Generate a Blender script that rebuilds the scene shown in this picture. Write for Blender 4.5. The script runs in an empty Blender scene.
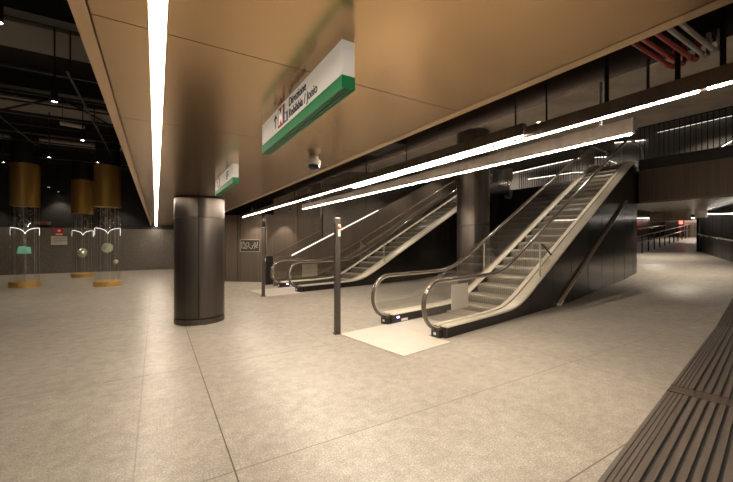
import bpy, bmesh, math, random
from math import sin, cos, pi, radians as RD, log, exp
from mathutils import Vector, Matrix
random.seed(7)
sc = bpy.context.scene
COL = sc.collection

# ------------------------------------------------------------------ helpers
class MB:
    """collects shapes and links them as one mesh object"""
    def __init__(s): s.v = []; s.f = []
    def add(s, vs, fs):
        n = len(s.v); s.v += [tuple(p) for p in vs]; s.f += [tuple(i + n for i in f) for f in fs]; return s
    def box(s, x0, x1, y0, y1, z0, z1):
        return s.add([(x0,y0,z0),(x1,y0,z0),(x1,y1,z0),(x0,y1,z0),(x0,y0,z1),(x1,y0,z1),(x1,y1,z1),(x0,y1,z1)],
                     [(3,2,1,0),(4,5,6,7),(0,1,5,4),(1,2,6,5),(2,3,7,6),(3,0,4,7)])
    def obox(s, a, b, w, h, up=(0,0,1)):
        """bar from a to b, w wide, h high"""
        a = Vector(a); b = Vector(b); d = (b - a).normalized(); u = Vector(up)
        r = d.cross(u).normalized(); u = r.cross(d).normalized()
        vs = []
        for p in (a, b):
            for i, j in ((-1,-1),(1,-1),(1,1),(-1,1)): vs.append(p + r*(w/2*i) + u*(h/2*j))
        return s.add(vs, [(0,1,2,3),(7,6,5,4),(0,4,5,1),(1,5,6,2),(2,6,7,3),(3,7,4,0)])
    def tube(s, pts, r, n=10, r2=None, cap=True, closed=False):
        """round or oval section swept along pts (oval: r across, r2 along the local up)"""
        r2 = r2 or r; pts = [Vector(p) for p in pts]; rings = []; m = len(pts)
        prev = None
        for i, p in enumerate(pts):
            a = pts[i-1] if (i or closed) else p; b = pts[(i+1) % m] if (i < m-1 or closed) else p
            d = (b - a).normalized()
            if prev is None:
                ref = Vector((0,1,0)) if abs(d.y) < .9 else Vector((1,0,0))
                side = (ref - d*ref.dot(d)).normalized()
            else: side = (prev - d*prev.dot(d)).normalized()
            prev = side; up = d.cross(side)
            rings.append([p + side*(r*cos(2*pi*k/n)) + up*(r2*sin(2*pi*k/n)) for k in range(n)])
        vs = [q for g in rings for q in g]; fs = []
        for i in range(m if closed else m-1):
            j = (i+1) % m
            for k in range(n): fs.append((i*n+k, i*n+(k+1)%n, j*n+(k+1)%n, j*n+k))
        if cap and not closed: fs += [tuple(range(n))[::-1], tuple((m-1)*n+k for k in range(n))]
        return s.add(vs, fs)
    def lathe(s, prof, n=48, c=(0,0,0), a0=0, a1=2*pi):
        full = abs(a1-a0-2*pi) < 1e-6; m = n if full else n+1
        vs = [(c[0]+r*cos(a0+(a1-a0)*k/n), c[1]+r*sin(a0+(a1-a0)*k/n), c[2]+z) for r, z in prof for k in range(m)]
        fs = []
        for i in range(len(prof)-1):
            for k in range(n): fs.append((i*m+k, i*m+(k+1)%m, (i+1)*m+(k+1)%m, (i+1)*m+k))
        return s.add(vs, fs)
    def disc(s, r, z, n=32, c=(0,0)):
        return s.add([(c[0]+r*cos(2*pi*k/n), c[1]+r*sin(2*pi*k/n), z) for k in range(n)], [tuple(range(n))])
    def prism(s, poly, y0, y1):
        """polygon of (x, z) extruded along y"""
        n = len(poly)
        return s.add([(x,y0,z) for x, z in poly] + [(x,y1,z) for x, z in poly],
                     [tuple(range(n)), tuple(range(2*n-1, n-1, -1))] + [(i, n+i, n+(i+1)%n, (i+1)%n) for i in range(n)])
    def strip(s, lo, hi, y0, y1):
        """band between two (x, z) polylines of equal length, extruded along y"""
        return s.band([[(a[0],y0,a[1]),(a[0],y1,a[1]),(c[0],y1,c[1]),(c[0],y0,c[1])] for a, c in zip(lo, hi)])
    def band(s, sect):
        """loft through equal sections (each a list of 3-D points, closed loop)"""
        n = len(sect[0]); vs = [p for g in sect for p in g]; fs = []
        for i in range(len(sect)-1):
            for k in range(n): fs.append((i*n+k, i*n+(k+1)%n, (i+1)*n+(k+1)%n, (i+1)*n+k))
        fs += [tuple(range(n))[::-1], tuple((len(sect)-1)*n+k for k in range(n))]
        return s.add(vs, fs)
    def sphere(s, c, r, nu=24, nv=14):
        prof = [(max(1e-4, r*sin(pi*i/nv)), -r*cos(pi*i/nv)) for i in range(nv+1)]
        return s.lathe(prof, nu, c)
    def build(s, name, mat, parent=None, smooth=False, loc=(0,0,0), rotz=0):
        me = bpy.data.meshes.new(name); me.from_pydata(s.v, [], s.f); me.update()
        bm = bmesh.new(); bm.from_mesh(me)
        bmesh.ops.remove_doubles(bm, verts=bm.verts, dist=1e-5)
        bmesh.ops.recalc_face_normals(bm, faces=bm.faces); bm.to_mesh(me); bm.free()
        if smooth:
            me.polygons.foreach_set('use_smooth', [True]*len(me.polygons))
            try: me.set_sharp_from_angle(angle=RD(35))
            except Exception: pass
        me.materials.append(mat)
        o = bpy.data.objects.new(name, me); COL.objects.link(o)
        o.location = loc; o.rotation_euler = (0,0,rotz)
        if parent: o.parent = parent
        return o

def tag(o, label=None, cat=None, group=None, kind=None):
    if label: o['label'] = label
    if cat: o['category'] = cat
    if group: o['group'] = group
    if kind: o['kind'] = kind
    return o
def thing(name, label, cat, loc=(0,0,0), rotz=0, group=None):
    o = bpy.data.objects.new(name, None); COL.objects.link(o); o.empty_display_size = .1
    o.location = loc; o.rotation_euler = (0,0,rotz)
    return tag(o, label, cat, group)
def struct(mb, name, mat, smooth=False): return tag(mb.build(name, mat, None, smooth), kind='structure')
def dup(root, loc, rotz, label, group=None):
    r = root.copy(); COL.objects.link(r); r.location = loc; r.rotation_euler = (0,0,rotz); r['label'] = label
    if group: r['group'] = group
    for ch in list(root.children):
        c = ch.copy(); COL.objects.link(c); c.parent = r
        for g in list(ch.children):
            d = g.copy(); COL.objects.link(d); d.parent = c
    return r
def text(s, size, name, mat, parent, origin, xdir, ydir, depth=.0015, sx=1.0, bold=0):
    cu = bpy.data.curves.new(name, 'FONT'); cu.body = s; cu.size = size; cu.extrude = depth; cu.offset = bold
    tmp = bpy.data.objects.new(name, cu); COL.objects.link(tmp)
    dg = bpy.context.evaluated_depsgraph_get(); me = bpy.data.meshes.new_from_object(tmp.evaluated_get(dg))
    bpy.data.objects.remove(tmp); bpy.data.curves.remove(cu)
    X = Vector(xdir).normalized(); Y = Vector(ydir).normalized(); Z = X.cross(Y)
    M = Matrix((X, Y, Z)).transposed().to_4x4(); M.translation = Vector(origin)
    me.transform(M @ Matrix.Diagonal((sx,1,1,1))); me.materials.clear(); me.materials.append(mat)
    o = bpy.data.objects.new(name, me); COL.objects.link(o)
    if parent: o.parent = parent
    return o

# ------------------------------------------------------------------ materials
def lin(c):
    return tuple((x/255/12.92 if x/255 <= .04045 else ((x/255+.055)/1.055)**2.4) for x in c)
def mat(name, rgb, rough=.5, metal=0., spec=.5, coat=0., emit=None, estr=0.):
    m = bpy.data.materials.new(name); m.use_nodes = True
    b = m.node_tree.nodes['Principled BSDF']
    b.inputs['Base Color'].default_value = (*rgb, 1); b.inputs['Roughness'].default_value = rough
    b.inputs['Metallic'].default_value = metal; b.inputs['Specular IOR Level'].default_value = spec
    b.inputs['Coat Weight'].default_value = coat; b.inputs['Coat Roughness'].default_value = .1
    if emit: b.inputs['Emission Color'].default_value = (*emit, 1); b.inputs['Emission Strength'].default_value = estr
    return m
def N(m, t, **kw):
    n = m.node_tree.nodes.new(t)
    for k, v in kw.items(): setattr(n, k, v)
    return n
def L(m, a, b): m.node_tree.links.new(a, b)
def coords(m, scale=(1,1,1), rot=(0,0,0)):
    g = N(m, 'ShaderNodeTexCoord'); mp = N(m, 'ShaderNodeMapping')
    mp.inputs['Scale'].default_value = scale; mp.inputs['Rotation'].default_value = rot
    L(m, g.outputs['Object'], mp.inputs['Vector']); return mp.outputs['Vector']
def noise(m, vec, scale, detail=4, rough=.6):
    n = N(m, 'ShaderNodeTexNoise'); n.inputs['Scale'].default_value = scale
    n.inputs['Detail'].default_value = detail; n.inputs['Roughness'].default_value = rough
    L(m, vec, n.inputs['Vector']); return n.outputs['Fac']
def ramp(m, fac, stops):
    r = N(m, 'ShaderNodeValToRGB'); e = r.color_ramp.elements
    while len(e) < len(stops): e.new(.5)
    for k, (p, c) in enumerate(stops): e[k].position = p; e[k].color = (*c, 1)
    L(m, fac, r.inputs['Fac']); return r.outputs['Color']
def mix(m, fac, a, b, mode='MIX'):
    n = N(m, 'ShaderNodeMix', data_type='RGBA', blend_type=mode)
    for sock, v in ((n.inputs[0], fac), (n.inputs[6], a), (n.inputs[7], b)):
        if hasattr(v, 'is_linked'): L(m, v, sock)
        elif isinstance(v, tuple): sock.default_value = (*v, 1)
        else: sock.default_value = v
    return n.outputs[2]
def bsdf(m): return m.node_tree.nodes['Principled BSDF']
def bump(m, fac, strength, dist=.002):
    b = N(m, 'ShaderNodeBump'); b.inputs['Strength'].default_value = strength; b.inputs['Distance'].default_value = dist
    L(m, fac, b.inputs['Height']); L(m, b.outputs['Normal'], bsdf(m).inputs['Normal'])

def math_(m, op, a, b=None):
    n = N(m, 'ShaderNodeMath', operation=op)
    for k, v in enumerate((a, b)):
        if v is None: continue
        if hasattr(v, 'is_linked'): L(m, v, n.inputs[k])
        else: n.inputs[k].default_value = v
    return n.outputs[0]

# floor: speckled beige stone with thin dark joints
M_FLOOR = mat('speckled_stone', (.5,.42,.33), .36, spec=.5)
def floor_nodes(m):
    v = coords(m)
    big = ramp(m, noise(m, v, .9, 4, .7), [(.3,(.292,.267,.237)),(.7,(.368,.339,.301))])
    mid = ramp(m, noise(m, v, 9, 8, .78), [(.28,(.66,.64,.62)),(.72,(1.22,1.22,1.21))])
    fin = ramp(m, noise(m, v, 75, 3, .7), [(.36,(.68,.66,.63)),(.55,(1.,1.,1.)),(.7,(1.6,1.6,1.55))])
    c = mix(m, 1., mix(m, 1., big, mid, 'MULTIPLY'), fin, 'MULTIPLY')
    sep = N(m, 'ShaderNodeSeparateXYZ'); L(m, v, sep.inputs[0])
    tot = None
    xs = [(-.13,.35),(.47,1.),(4.72,.55),(2.25,.12),(7.2,.3),(9.6,.3),(12,.3),(-2.55,.3),(-4.95,.3),(-7.35,.3)]
    ys = [(1.3,.8),(2.55,.6),(4.91,.75),(7.3,.3),(9.75,.35),(12.1,.35),(14.6,.35),(17,.35),(19.4,.35),(-1.2,.5)]
    for ax, lst in ((0, xs), (1, ys)):
        for p, w in lst:
            d = math_(m, 'ABSOLUTE', math_(m, 'SUBTRACT', sep.outputs[ax], p))
            k = math_(m, 'MULTIPLY', math_(m, 'LESS_THAN', d, .0055), w)
            tot = k if tot is None else math_(m, 'MAXIMUM', tot, k)
    c = mix(m, tot, c, (.06,.045,.03))
    L(m, c, bsdf(m).inputs['Base Color'])
    rr = ramp(m, noise(m, v, 6, 4), [(.3,(.3,.3,.3)),(.7,(.46,.46,.46))])
    L(m, rr, bsdf(m).inputs['Roughness'])
floor_nodes(M_FLOOR)

def brushed(name, c0, c1, rough, metal, scale=(30,30,.6), rv=.08):
    m = mat(name, c0, rough, metal)
    f = noise(m, coords(m, scale), 1.0, 4, .65)
    L(m, ramp(m, f, [(.3, c0), (.7, c1)]), bsdf(m).inputs['Base Color'])
    L(m, ramp(m, f, [(.3, (rough-rv,)*3), (.7, (rough+rv,)*3)]), bsdf(m).inputs['Roughness'])
    return m
M_BRONZE = mat('polished_bronze_panel', (.46,.31,.165), .23, 1.)
M_BRONZE_EDGE = mat('bronze_edge', (.58,.42,.26), .38, 1.)
M_DARKMETAL = brushed('burnished_dark_metal', (.085,.072,.063), (.105,.089,.078), .32, .85, (12,12,.3), .02)
M_DARKBAND = brushed('burnished_dark_metal_panel', (.14,.11,.088), (.2,.16,.13), .42, .5, (14,14,.4))
M_BLACKPANEL = brushed('black_gloss_cladding', (.014,.011,.01), (.022,.018,.015), .2, .25, (6,6,.4), .04)
M_BLACK = mat('matt_black', (.012,.011,.011), .6)
M_BLACKPAINT = mat('black_paint', (.02,.018,.018), .4)
M_CAVITY = mat('dark_brown_paint', (.034,.028,.026), .85, spec=0.)
M_SOFFIT = mat('black_brown_soffit', (.009,.007,.006), .9, spec=0.)
M_DUCT = mat('dull_black_duct', (.012,.011,.01), .8, spec=.05)
M_DECK = brushed('satin_aluminium', (.74,.67,.57), (.82,.75,.65), .38, .25, (.6,25,25), .05)
M_CHROME = mat('bright_steel', (.78,.71,.61), .26, .6)
M_POST = mat('dark_post_metal', (.06,.05,.043), .4, .4)
M_STEEL = mat('brushed_steel', (.5,.46,.41), .34, 1.)
M_RUBBER = mat('bronze_black_rubber', (.055,.042,.034), .22, .0, coat=.7)
M_PLATE = brushed('worn_steel_plate', (.52,.48,.42), (.62,.575,.51), .42, .2, (3,3,3))
M_STEP = mat('grooved_step_metal', (.36,.33,.28), .42, .55)
def stripes(m, axis, pitch, c0, c1):
    v = coords(m); sep = N(m, 'ShaderNodeSeparateXYZ'); L(m, v, sep.inputs[0])
    f = math_(m, 'FRACT', math_(m, 'DIVIDE', sep.outputs[axis], pitch))
    k = math_(m, 'LESS_THAN', f, .5)
    L(m, mix(m, k, c0, c1), bsdf(m).inputs['Base Color'])
M_RISER = mat('shaded_grooved_riser', (.2,.18,.155), .45, .5)  # darker than the tread to paint the shadow under each nose
stripes(M_RISER, 1, .05, (.23,.21,.18), (.13,.118,.1))
stripes(M_STEP, 1, .05, (.44,.4,.34), (.33,.3,.255))
M_GOLD = mat('gold_brown_metal', (.56,.34,.1), .3, .5)
M_GRANITE = mat('speckled_grey_granite', (.12,.1,.085), .5)
def granite(m):
    v = coords(m)
    c = ramp(m, noise(m, v, 26, 5, .75), [(.33,(.06,.052,.044)),(.5,(.135,.118,.1)),(.68,(.24,.21,.18))])
    L(m, c, bsdf(m).inputs['Base Color'])
granite(M_GRANITE)
M_CONCRETE = mat('stained_concrete', (.3,.26,.21), .8)
def concrete(m):
    v = coords(m, (.35,.8,1))
    c = ramp(m, noise(m, v, 1.3, 6, .7), [(.3,(.27,.23,.19)),(.5,(.4,.35,.29)),(.7,(.52,.46,.39))])
    L(m, c, bsdf(m).inputs['Base Color']); bump(m, noise(m, v, 3, 5), .5, .05)
concrete(M_CONCRETE)
M_DIMCONC = mat('grey_painted_slab', (.24,.215,.2), .8)
M_UPPER = mat('grey_upper_panel', (.2,.18,.165), .55)
M_PASSAGE = brushed('dark_passage_panel', (.05,.045,.042), (.075,.068,.063), .45, .3, (6,6,.4))
M_WHITE = mat('white_sign_face', (.8,.78,.72), .35)
M_SIGNFACE = mat('emissive_white_sign_face', (.8,.78,.72), .35, emit=(1.,.9,.76), estr=.16)  # white face with a slight warm emission added
M_GREEN = mat('green_sign_edge', (.02,.3,.12), .35)
M_GREENDK = mat('dark_green_groove', (.012,.1,.045), .5)
M_REDSIGN = mat('red_sign_square', (.55,.02,.03), .4)
M_BLUESIGN = mat('blue_sign_square', (.12,.16,.45), .4)
M_INK = mat('black_print', (.02,.02,.02), .6)
M_PAPER = mat('pale_card', (.62,.57,.5), .6)
M_GREYCARD = mat('grey_plaque', (.42,.385,.345), .45)
M_REDPIPE = mat('red_pipe_paint', (.28,.025,.02), .4)
M_BAR = mat('brown_bronze_bar', (.42,.34,.26), .4, .4)
M_GREYPIPE = mat('grey_pipe', (.3,.28,.25), .45)
M_ORANGE = mat('orange_red_button', (.9,.12,.02), .35)
M_GRATE = brushed('worn_brown_grating', (.075,.06,.05), (.12,.099,.083), .5, .2, (2,30,1))
M_GRATEBAR = mat('grating_crossbar', (.075,.055,.042), .45, .3)
M_WHITEPLAST = mat('white_plastic', (.6,.56,.5), .35)
M_DOME = mat('smoked_dome', (.015,.013,.012), .06, coat=1.)
M_GREENGLASS = mat('green_crystal', (.18,.42,.3), .12, emit=(.3,.8,.55), estr=.12)
M_BALL = mat('facetted_clear_crystal', (.55,.58,.45), .1, .4)
WARM = (1.,.86,.69)
def emis(name, col, s): return mat(name, (.8,.8,.8), .5, emit=col, estr=s)
M_LED = emis('warm_led_diffuser', WARM, 42.)
M_LEDP = emis('warm_pendant_diffuser', WARM, 165.)
M_LEDUP = emis('added_uplight_emitter', WARM, 480.)
M_LEDC = emis('neutral_led_strip', (1.,.9,.78), 10.)
M_LEDU = emis('upper_hall_led_strip', (1.,.9,.78), 3.5)
M_SPOT = emis('lit_spot_lens', (1.,.86,.66), 40.)
M_ARC = emis('white_led_tube', (1.,.95,.86), 1.6)
M_PURPLE = emis('violet_indicator', (.35,.25,1.), 14.)
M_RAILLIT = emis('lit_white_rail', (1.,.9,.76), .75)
M_REDLAMP = emis('red_lamp', (1.,.1,.06), 3.)
M_LITWHITE = mat('white_wall_panel', (.7,.66,.6), .6)

def glass_mat(name, tint, ior=1.5, extra=0.):
    m = bpy.data.materials.new(name); m.use_nodes = True; nt = m.node_tree; nt.nodes.clear()
    o = nt.nodes.new('ShaderNodeOutputMaterial'); mx = nt.nodes.new('ShaderNodeMixShader')
    t = nt.nodes.new('ShaderNodeBsdfTransparent'); g = nt.nodes.new('ShaderNodeBsdfGlossy')
    fr = nt.nodes.new('ShaderNodeFresnel'); fr.inputs['IOR'].default_value = ior
    t.inputs['Color'].default_value = (*tint, 1); g.inputs['Roughness'].default_value = .02
    g.inputs['Color'].default_value = (1,1,1,1)
    ge = nt.nodes.new('ShaderNodeNewGeometry'); iv = nt.nodes.new('ShaderNodeMath'); iv.operation = 'SUBTRACT'; iv.inputs[0].default_value = 1
    mu = nt.nodes.new('ShaderNodeMath'); mu.operation = 'MULTIPLY'
    nt.links.new(ge.outputs['Backfacing'], iv.inputs[1]); nt.links.new(iv.outputs[0], mu.inputs[0]); nt.links.new(fr.outputs[0], mu.inputs[1])
    nt.links.new(mu.outputs[0], mx.inputs[0]); nt.links.new(t.outputs[0], mx.inputs[1])
    nt.links.new(g.outputs[0], mx.inputs[2]); nt.links.new(mx.outputs[0], o.inputs['Surface'])
    return m
M_GLASS = glass_mat('balustrade_glass', (.975,.975,.96), 2.0)
M_CASEGLASS = glass_mat('display_case_glass', (.96,.97,.96), 1.5)

# ------------------------------------------------------------------ world and camera
w = bpy.data.worlds.new('World'); sc.world = w; w.use_nodes = True
w.node_tree.nodes['Background'].inputs[0].default_value = (1.,.85,.68,1); w.node_tree.nodes['Background'].inputs[1].default_value = .14
F, CAMH = 349., 1.6
cam = bpy.data.cameras.new('camera'); co = bpy.data.objects.new('camera', cam); COL.objects.link(co)
cam.sensor_width = 36; cam.lens = F*36/733; cam.clip_start = .02; cam.clip_end = 200
co.location = (0,0,CAMH); co.rotation_euler = (pi/2, 0, -RD(31.096)); sc.camera = co
sc.cycles.transparent_max_bounces = 48; sc.cycles.max_bounces = 10; sc.cycles.glossy_bounces = 6; sc.cycles.caustics_reflective = True
vs_ = sc.view_settings; vs_.view_transform = 'Standard'; vs_.look = 'None'; vs_.gamma = 1; vs_.use_curve_mapping = False
vs_.exposure = 0.58

# ------------------------------------------------------------------ floor with the ramp into the passage
def rz(x):
    if x <= 9: return 0.
    if x <= 14: return .05*(x-9)
    return .25 + .08*(min(x,35)-14)
fl = MB()
xs = [-14,-6,0,4,8,9,10,11,12,13,14,15,16,18,20,24,28,32,35,45]
ysf = [-8,-2,4,10,16,22,26]
vs = [(x,y,rz(x)) for x in xs for y in ysf] ; ny = len(ysf)
fs = [(i*ny+j,(i+1)*ny+j,(i+1)*ny+j+1,i*ny+j+1) for i in range(len(xs)-1) for j in range(ny-1)]
fl.add(vs, fs)
n0 = len(vs)
struct(fl, 'floor', M_FLOOR)

# ------------------------------------------------------------------ bronze ceiling with a light slot
ZC = 2.45
b = MB()
seams = [-6,-3.45,-2.2,-.9,.37,1.65,2.92,4.19,5.46,6.73,8.0,9.27,10.54,11.81,13.08,14.35,15.62,16.9,18.16,19.43,20.7,22.8]
for k in range(len(seams)-1):
    for x0, x1 in ((-.208,-.028),(.04,1.69)):
        b.box(x0, x1, seams[k]+.0025, seams[k+1]-.0025, ZC, ZC+.03)
struct(b, 'ceiling', M_BRONZE)
b = MB(); b.box(-.267,-.214,-6,22.8,ZC-.004,ZC+.12); b.box(1.694,1.755,-6,22.8,ZC-.002,ZC+.12)
struct(b, 'trim_1', M_BRONZE_EDGE)
b = MB(); b.box(-.22,1.74,-6,22.8,ZC+.06,ZC+.12); struct(b, 'ceiling_backing', M_BLACK)
t = thing('ceiling_light_strip', 'long white linear light recessed in the bronze ceiling', 'ceiling light', (.006,8.4,ZC))
b = MB(); b.box(-.033,-.029,-14.4,14.4,-.002,.05); b.box(.029,.033,-14.4,14.4,-.002,.05); b.build('frame', M_BRONZE_EDGE, t)
b = MB(); b.box(-.028,.028,-14.38,14.38,.002,.04); b.build('diffuser', M_LED, t)

# dark service zone to the right of the bronze ceiling, concrete beyond it
b = MB(); b.box(1.76,3.12,-6,14.5,2.9,3.0); b.box(3.06,3.12,-6,14.5,3.0,4.4); struct(b, 'ceiling_soffit', M_SOFFIT)
b = MB(); b.strip([(3.13,4.2),(14.6,5.6),(14.61,7.4),(24,7.4)],[(3.13,4.4),(14.4,5.8),(14.41,7.6),(24,7.6)],-8,24); struct(b, 'ceiling_concrete', M_CONCRETE)
# ------------------------------------------------------------------ left hall ceiling and walls
b = MB(); b.box(-14,-.2,-4,23,5.4,5.5); b.box(-.26,-.2,-6,23,2.57,5.4); struct(b, 'ceiling_hall', M_CAVITY)
for k, (y0, y1) in enumerate(((8.1,9.2),(12.4,13.6),(17.0,17.7))):
    tag(MB().box(-12,-.9,y0,y1,5.3,5.36).build('ceiling_panel', M_DIMCONC),
        ['pale slab panel in the dark ceiling, nearest the top left corner','pale slab panel in the dark ceiling behind the lit spotlight','pale slab panel in the dark ceiling farthest away, above the glass cases'][k], 'ceiling panel')
for k, y in enumerate((7.0,10.4,14.6,18.6)):
    t = thing('ceiling_beam', ['dark beam across the ceiling in the top left corner','dark beam behind the pale slab panel at top left','dark beam across the ceiling above the nearest glass cases','farthest dark beam across the left hall ceiling'][k], 'beam', (-6,y,4.95), 0)
    MB().box(-6,5.7,-.03,.03,.0,.34).build('web', M_BLACKPAINT, t)
    MB().box(-6,5.7,-.12,.12,-.03,0).build('flange', M_BLACKPAINT, t)
t = thing('ceiling_grid', 'open black grid of thin bars hung below the left hall ceiling', 'ceiling grid', (-3.5,13,4.5))
for k in range(4): MB().obox((-6,-5.0+1.9*k,0),(3.1,-5.0+1.9*k,0),.035,.035).build('bar', M_BLACKPAINT, t)
for k in range(5): MB().obox((-5+1.8*k,-5.3,.0),(-5+1.8*k,1.2,.0),.035,.035).build('bar', M_BLACKPAINT, t)
for k in range(5):
    for j in range(3): MB().tube([(-5+1.8*k,-5+2.85*j,0),(-5+1.8*k,-5+2.85*j,.9)], .012, 6).build('hanger', M_BLACKPAINT, t)
t = thing('truss', 'dark lattice truss under the ceiling at far left', 'truss', (-6,11,4.55))
MB().obox((-5,0,0),(5.2,0,0),.06,.06).build('bottom_chord', M_BLACKPAINT, t)
MB().obox((-5,0,.5),(5.2,0,.5),.06,.06).build('top_chord', M_BLACKPAINT, t)
for k in range(10): MB().obox((-5+k,0,.5*(k%2)),(-4+k,0,.5*((k+1)%2)),.04,.04,(0,1,0)).build('diagonal', M_BLACKPAINT, t)
# back wall
YB = 22.8
b = MB()
for k in range(14): b.box(-14+1.2*k, -14+1.2*(k+1)-.006, YB, YB+.1, 0, 2.25)
struct(b, 'wall_back', M_GRANITE)
struct(MB().box(-14,2.8,YB+.02,YB+.2,0,5.5), 'wall_back_upper', M_BLACK)
struct(MB().box(-14.1,-14,-4,23,0,5.5), 'wall_left', M_BLACK)

# spotlights in two rows
SP = [(-1.49,5.37),(-1.5,7.94),(-1.5,10.64),(-1.53,13.39),(-1.55,16.34),(-1.54,19.21),(-1.6,22.0),(-4.0,14.88),(-4.0,17.6),(-4.1,20.7),(-4.1,22.4),(-6.6,21.9),(-2.63,13.3)]
SPL = ['lit spotlight cut by the left edge of the picture near the top','lit spotlight hanging below the pale slab at top left, largest in view','lit spotlight beside the bronze ceiling edge, next behind the largest',
 'lit spotlight above the right glass case, fourth along the bronze ceiling','lit spotlight fifth along the bronze ceiling, behind the right glass case','lit spotlight sixth along the bronze ceiling edge','lit spotlight farthest along the bronze ceiling, just under the wall top',
 'lit spotlight left of the left glass case top, at picture edge','lit spotlight in front of the gold drum of the left glass case','lit spotlight between the left and middle gold drums, upper of two','lit spotlight between the gold drums, lower and to the right',
 'lit spotlight low at the left picture edge, farthest away','small lit spotlight off the rows, above the gap between glass cases']
t0 = None
for k, (x, y) in enumerate(SP):
    if k == 0:
        t0 = thing('spotlight', SPL[0], 'spotlight', (x,y,4.0), 0, 'spotlights hung in the left hall')
        MB().lathe([(.001,.2),(.05,.2),(.05,0),(.043,0),(.043,.02)], 20).build('housing', M_BLACKPAINT, t0, True)
        MB().disc(.043,.012,20).build('lens', M_SPOT, t0)
        MB().tube([(0,0,.2),(0,0,1.395)], .012, 8).build('stem', M_BLACKPAINT, t0)
    else: dup(t0, (x,y,4.0), 0, SPL[k], 'spotlights hung in the left hall')
    ld = bpy.data.lights.new('spot_lamp', 'SPOT'); ld.energy = 75; ld.spot_size = RD(95); ld.spot_blend = .6; ld.shadow_soft_size = .04; ld.color = (1,.84,.64)
    lo = bpy.data.objects.new('spot_lamp', ld); COL.objects.link(lo); lo.location = (x,y,3.97)
for k, (x, y) in enumerate(((-1.86,11.74),(-2.1,21.8))):
    t = thing('batten_light', ['unlit white batten lamp under the dark ceiling, nearer one','unlit white batten lamp farther back, above the right glass case'][k], 'batten lamp', (x,y,4.6), RD(15 if k==0 else 12))
    MB().box(-.25,.25,-.04,.04,0,.05).build('body', M_WHITEPLAST, t)
    MB().tube([(-.24,0,-.02),(.24,0,-.02)], .016, 10).build('tube', M_WHITE, t, True)
    for sx in (-.2,.2): MB().tube([(sx,0,.05),(sx,0,.8)], .006, 6).build('hanger', M_BLACKPAINT, t)

# ------------------------------------------------------------------ display cases
def case(x, y, label, zt):
    t = thing('glass_display_case', label, 'display case', (x,y,0), 0, 'cylindrical glass display cases')
    R = .385
    MB().lathe([(.001,0),(R+.035,0),(R+.035,.16),(R+.02,.175),(.001,.175)], 48).build('base_ring', M_GOLD, t, True)
    MB().lathe([(R,.17),(R,2.9)], 48).build('glass_tube', M_CASEGLASS, t, True)
    MB().lathe([(.001,2.82),(R+.015,2.82),(R+.015,4.3),(.001,4.3)], 48).build('top_drum', M_GOLD, t, True)
    MB().lathe([(R-.02,4.3),(R-.02,5.39),(.001,5.39)], 48).build('neck', M_BLACK, t, True)
    for k in range(8):
        a = k*pi/4+.3
        MB().tube([(R*.96*cos(a),R*.96*sin(a),.175),(R*.96*cos(a),R*.96*sin(a),2.82)], .0035, 6).build('glass_joint', M_STEEL, t)
    # two arched led tubes meeting at the middle, set square to the view
    d = Vector((y,-x,0)).normalized()
    for sg in (-1,1):
        pts = [d*(sg*.37)+Vector((0,0,z)) for z in (1.8,1.95,2.04,2.055)]
        pts += [d*(sg*(.36-.35*sin(pi*q/28)))+Vector((0,0,1.86+.205*cos(pi*q/28))) for q in range(15)]
        MB().tube(pts, .0065, 8).build('arched_tube', M_ARC, t, True)
    MB().tube([(0,0,.18),(0,0,1.86)], .006, 6).build('center_tube', M_STEEL, t)
    # mesh of short drops under the drum
    rr = random.Random(int(x*100)); mb = MB()
    for q in range(170):
        a = rr.uniform(0,2*pi); r = .34*math.sqrt(rr.random()); z = rr.uniform(2.12,2.8)
        mb.sphere((r*cos(a),r*sin(a),z), .011, 6, 4)
    tag(mb.build('glass_drops', M_CHROME, t), kind='stuff')
    return t
def hung(name, x, y, z, r, m, label, cat, ico=False, ztop=2.82):
    t = thing(name, label, cat, (x,y,z))
    if ico:
        bm = bmesh.new(); bmesh.ops.create_icosphere(bm, subdivisions=2, radius=r)
        me = bpy.data.meshes.new('ball'); bm.to_mesh(me); bm.free(); me.materials.append(m)
        o = bpy.data.objects.new('ball', me); COL.objects.link(o); o.parent = t
    else:
        rr = random.Random(11); bm = bmesh.new()
        for q in range(34):
            v = Vector((rr.uniform(-1,1),rr.uniform(-.6,.6),rr.uniform(-.62,.72)))
            v.x *= 1-.25*(v.z > .2); bm.verts.new(v*r)
        bmesh.ops.convex_hull(bm, input=bm.verts[:]); 
        for v in [v for v in bm.verts if not v.link_faces]: bm.verts.remove(v)
        me = bpy.data.meshes.new('crystal'); bm.to_mesh(me); bm.free(); me.materials.append(m)
        o = bpy.data.objects.new('crystal', me); COL.objects.link(o); o.parent = t
    MB().tube([(0,0,r*.8),(0,0,ztop-z)], .004, 6).build('wire', M_STEEL, t)
    return t
case(-3.95,16.74,'left glass cylinder display case with gold drum and green crystal', 2.8)
case(-2.8,19.9,'middle glass cylinder display case, farthest back of the three', 2.8)
case(-1.49,15.6,'right glass cylinder display case holding two hung balls', 2.8)
hung('green_crystal',-3.95,16.6,1.28,.2,M_GREENGLASS,'pale green lit crystal hung in the left glass case','crystal')
hung('crystal_ball',-2.8,19.75,1.08,.2,M_BALL,'facetted ball hung in the middle glass case','crystal ball',True)
hung('crystal_ball',-1.49,15.45,1.36,.185,M_BALL,'larger facetted ball hung in the right glass case','crystal ball',True)
hung('crystal_ball',-1.25,15.5,.85,.085,M_BALL,'small facetted ball hung low in the right glass case','crystal ball',True)

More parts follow.
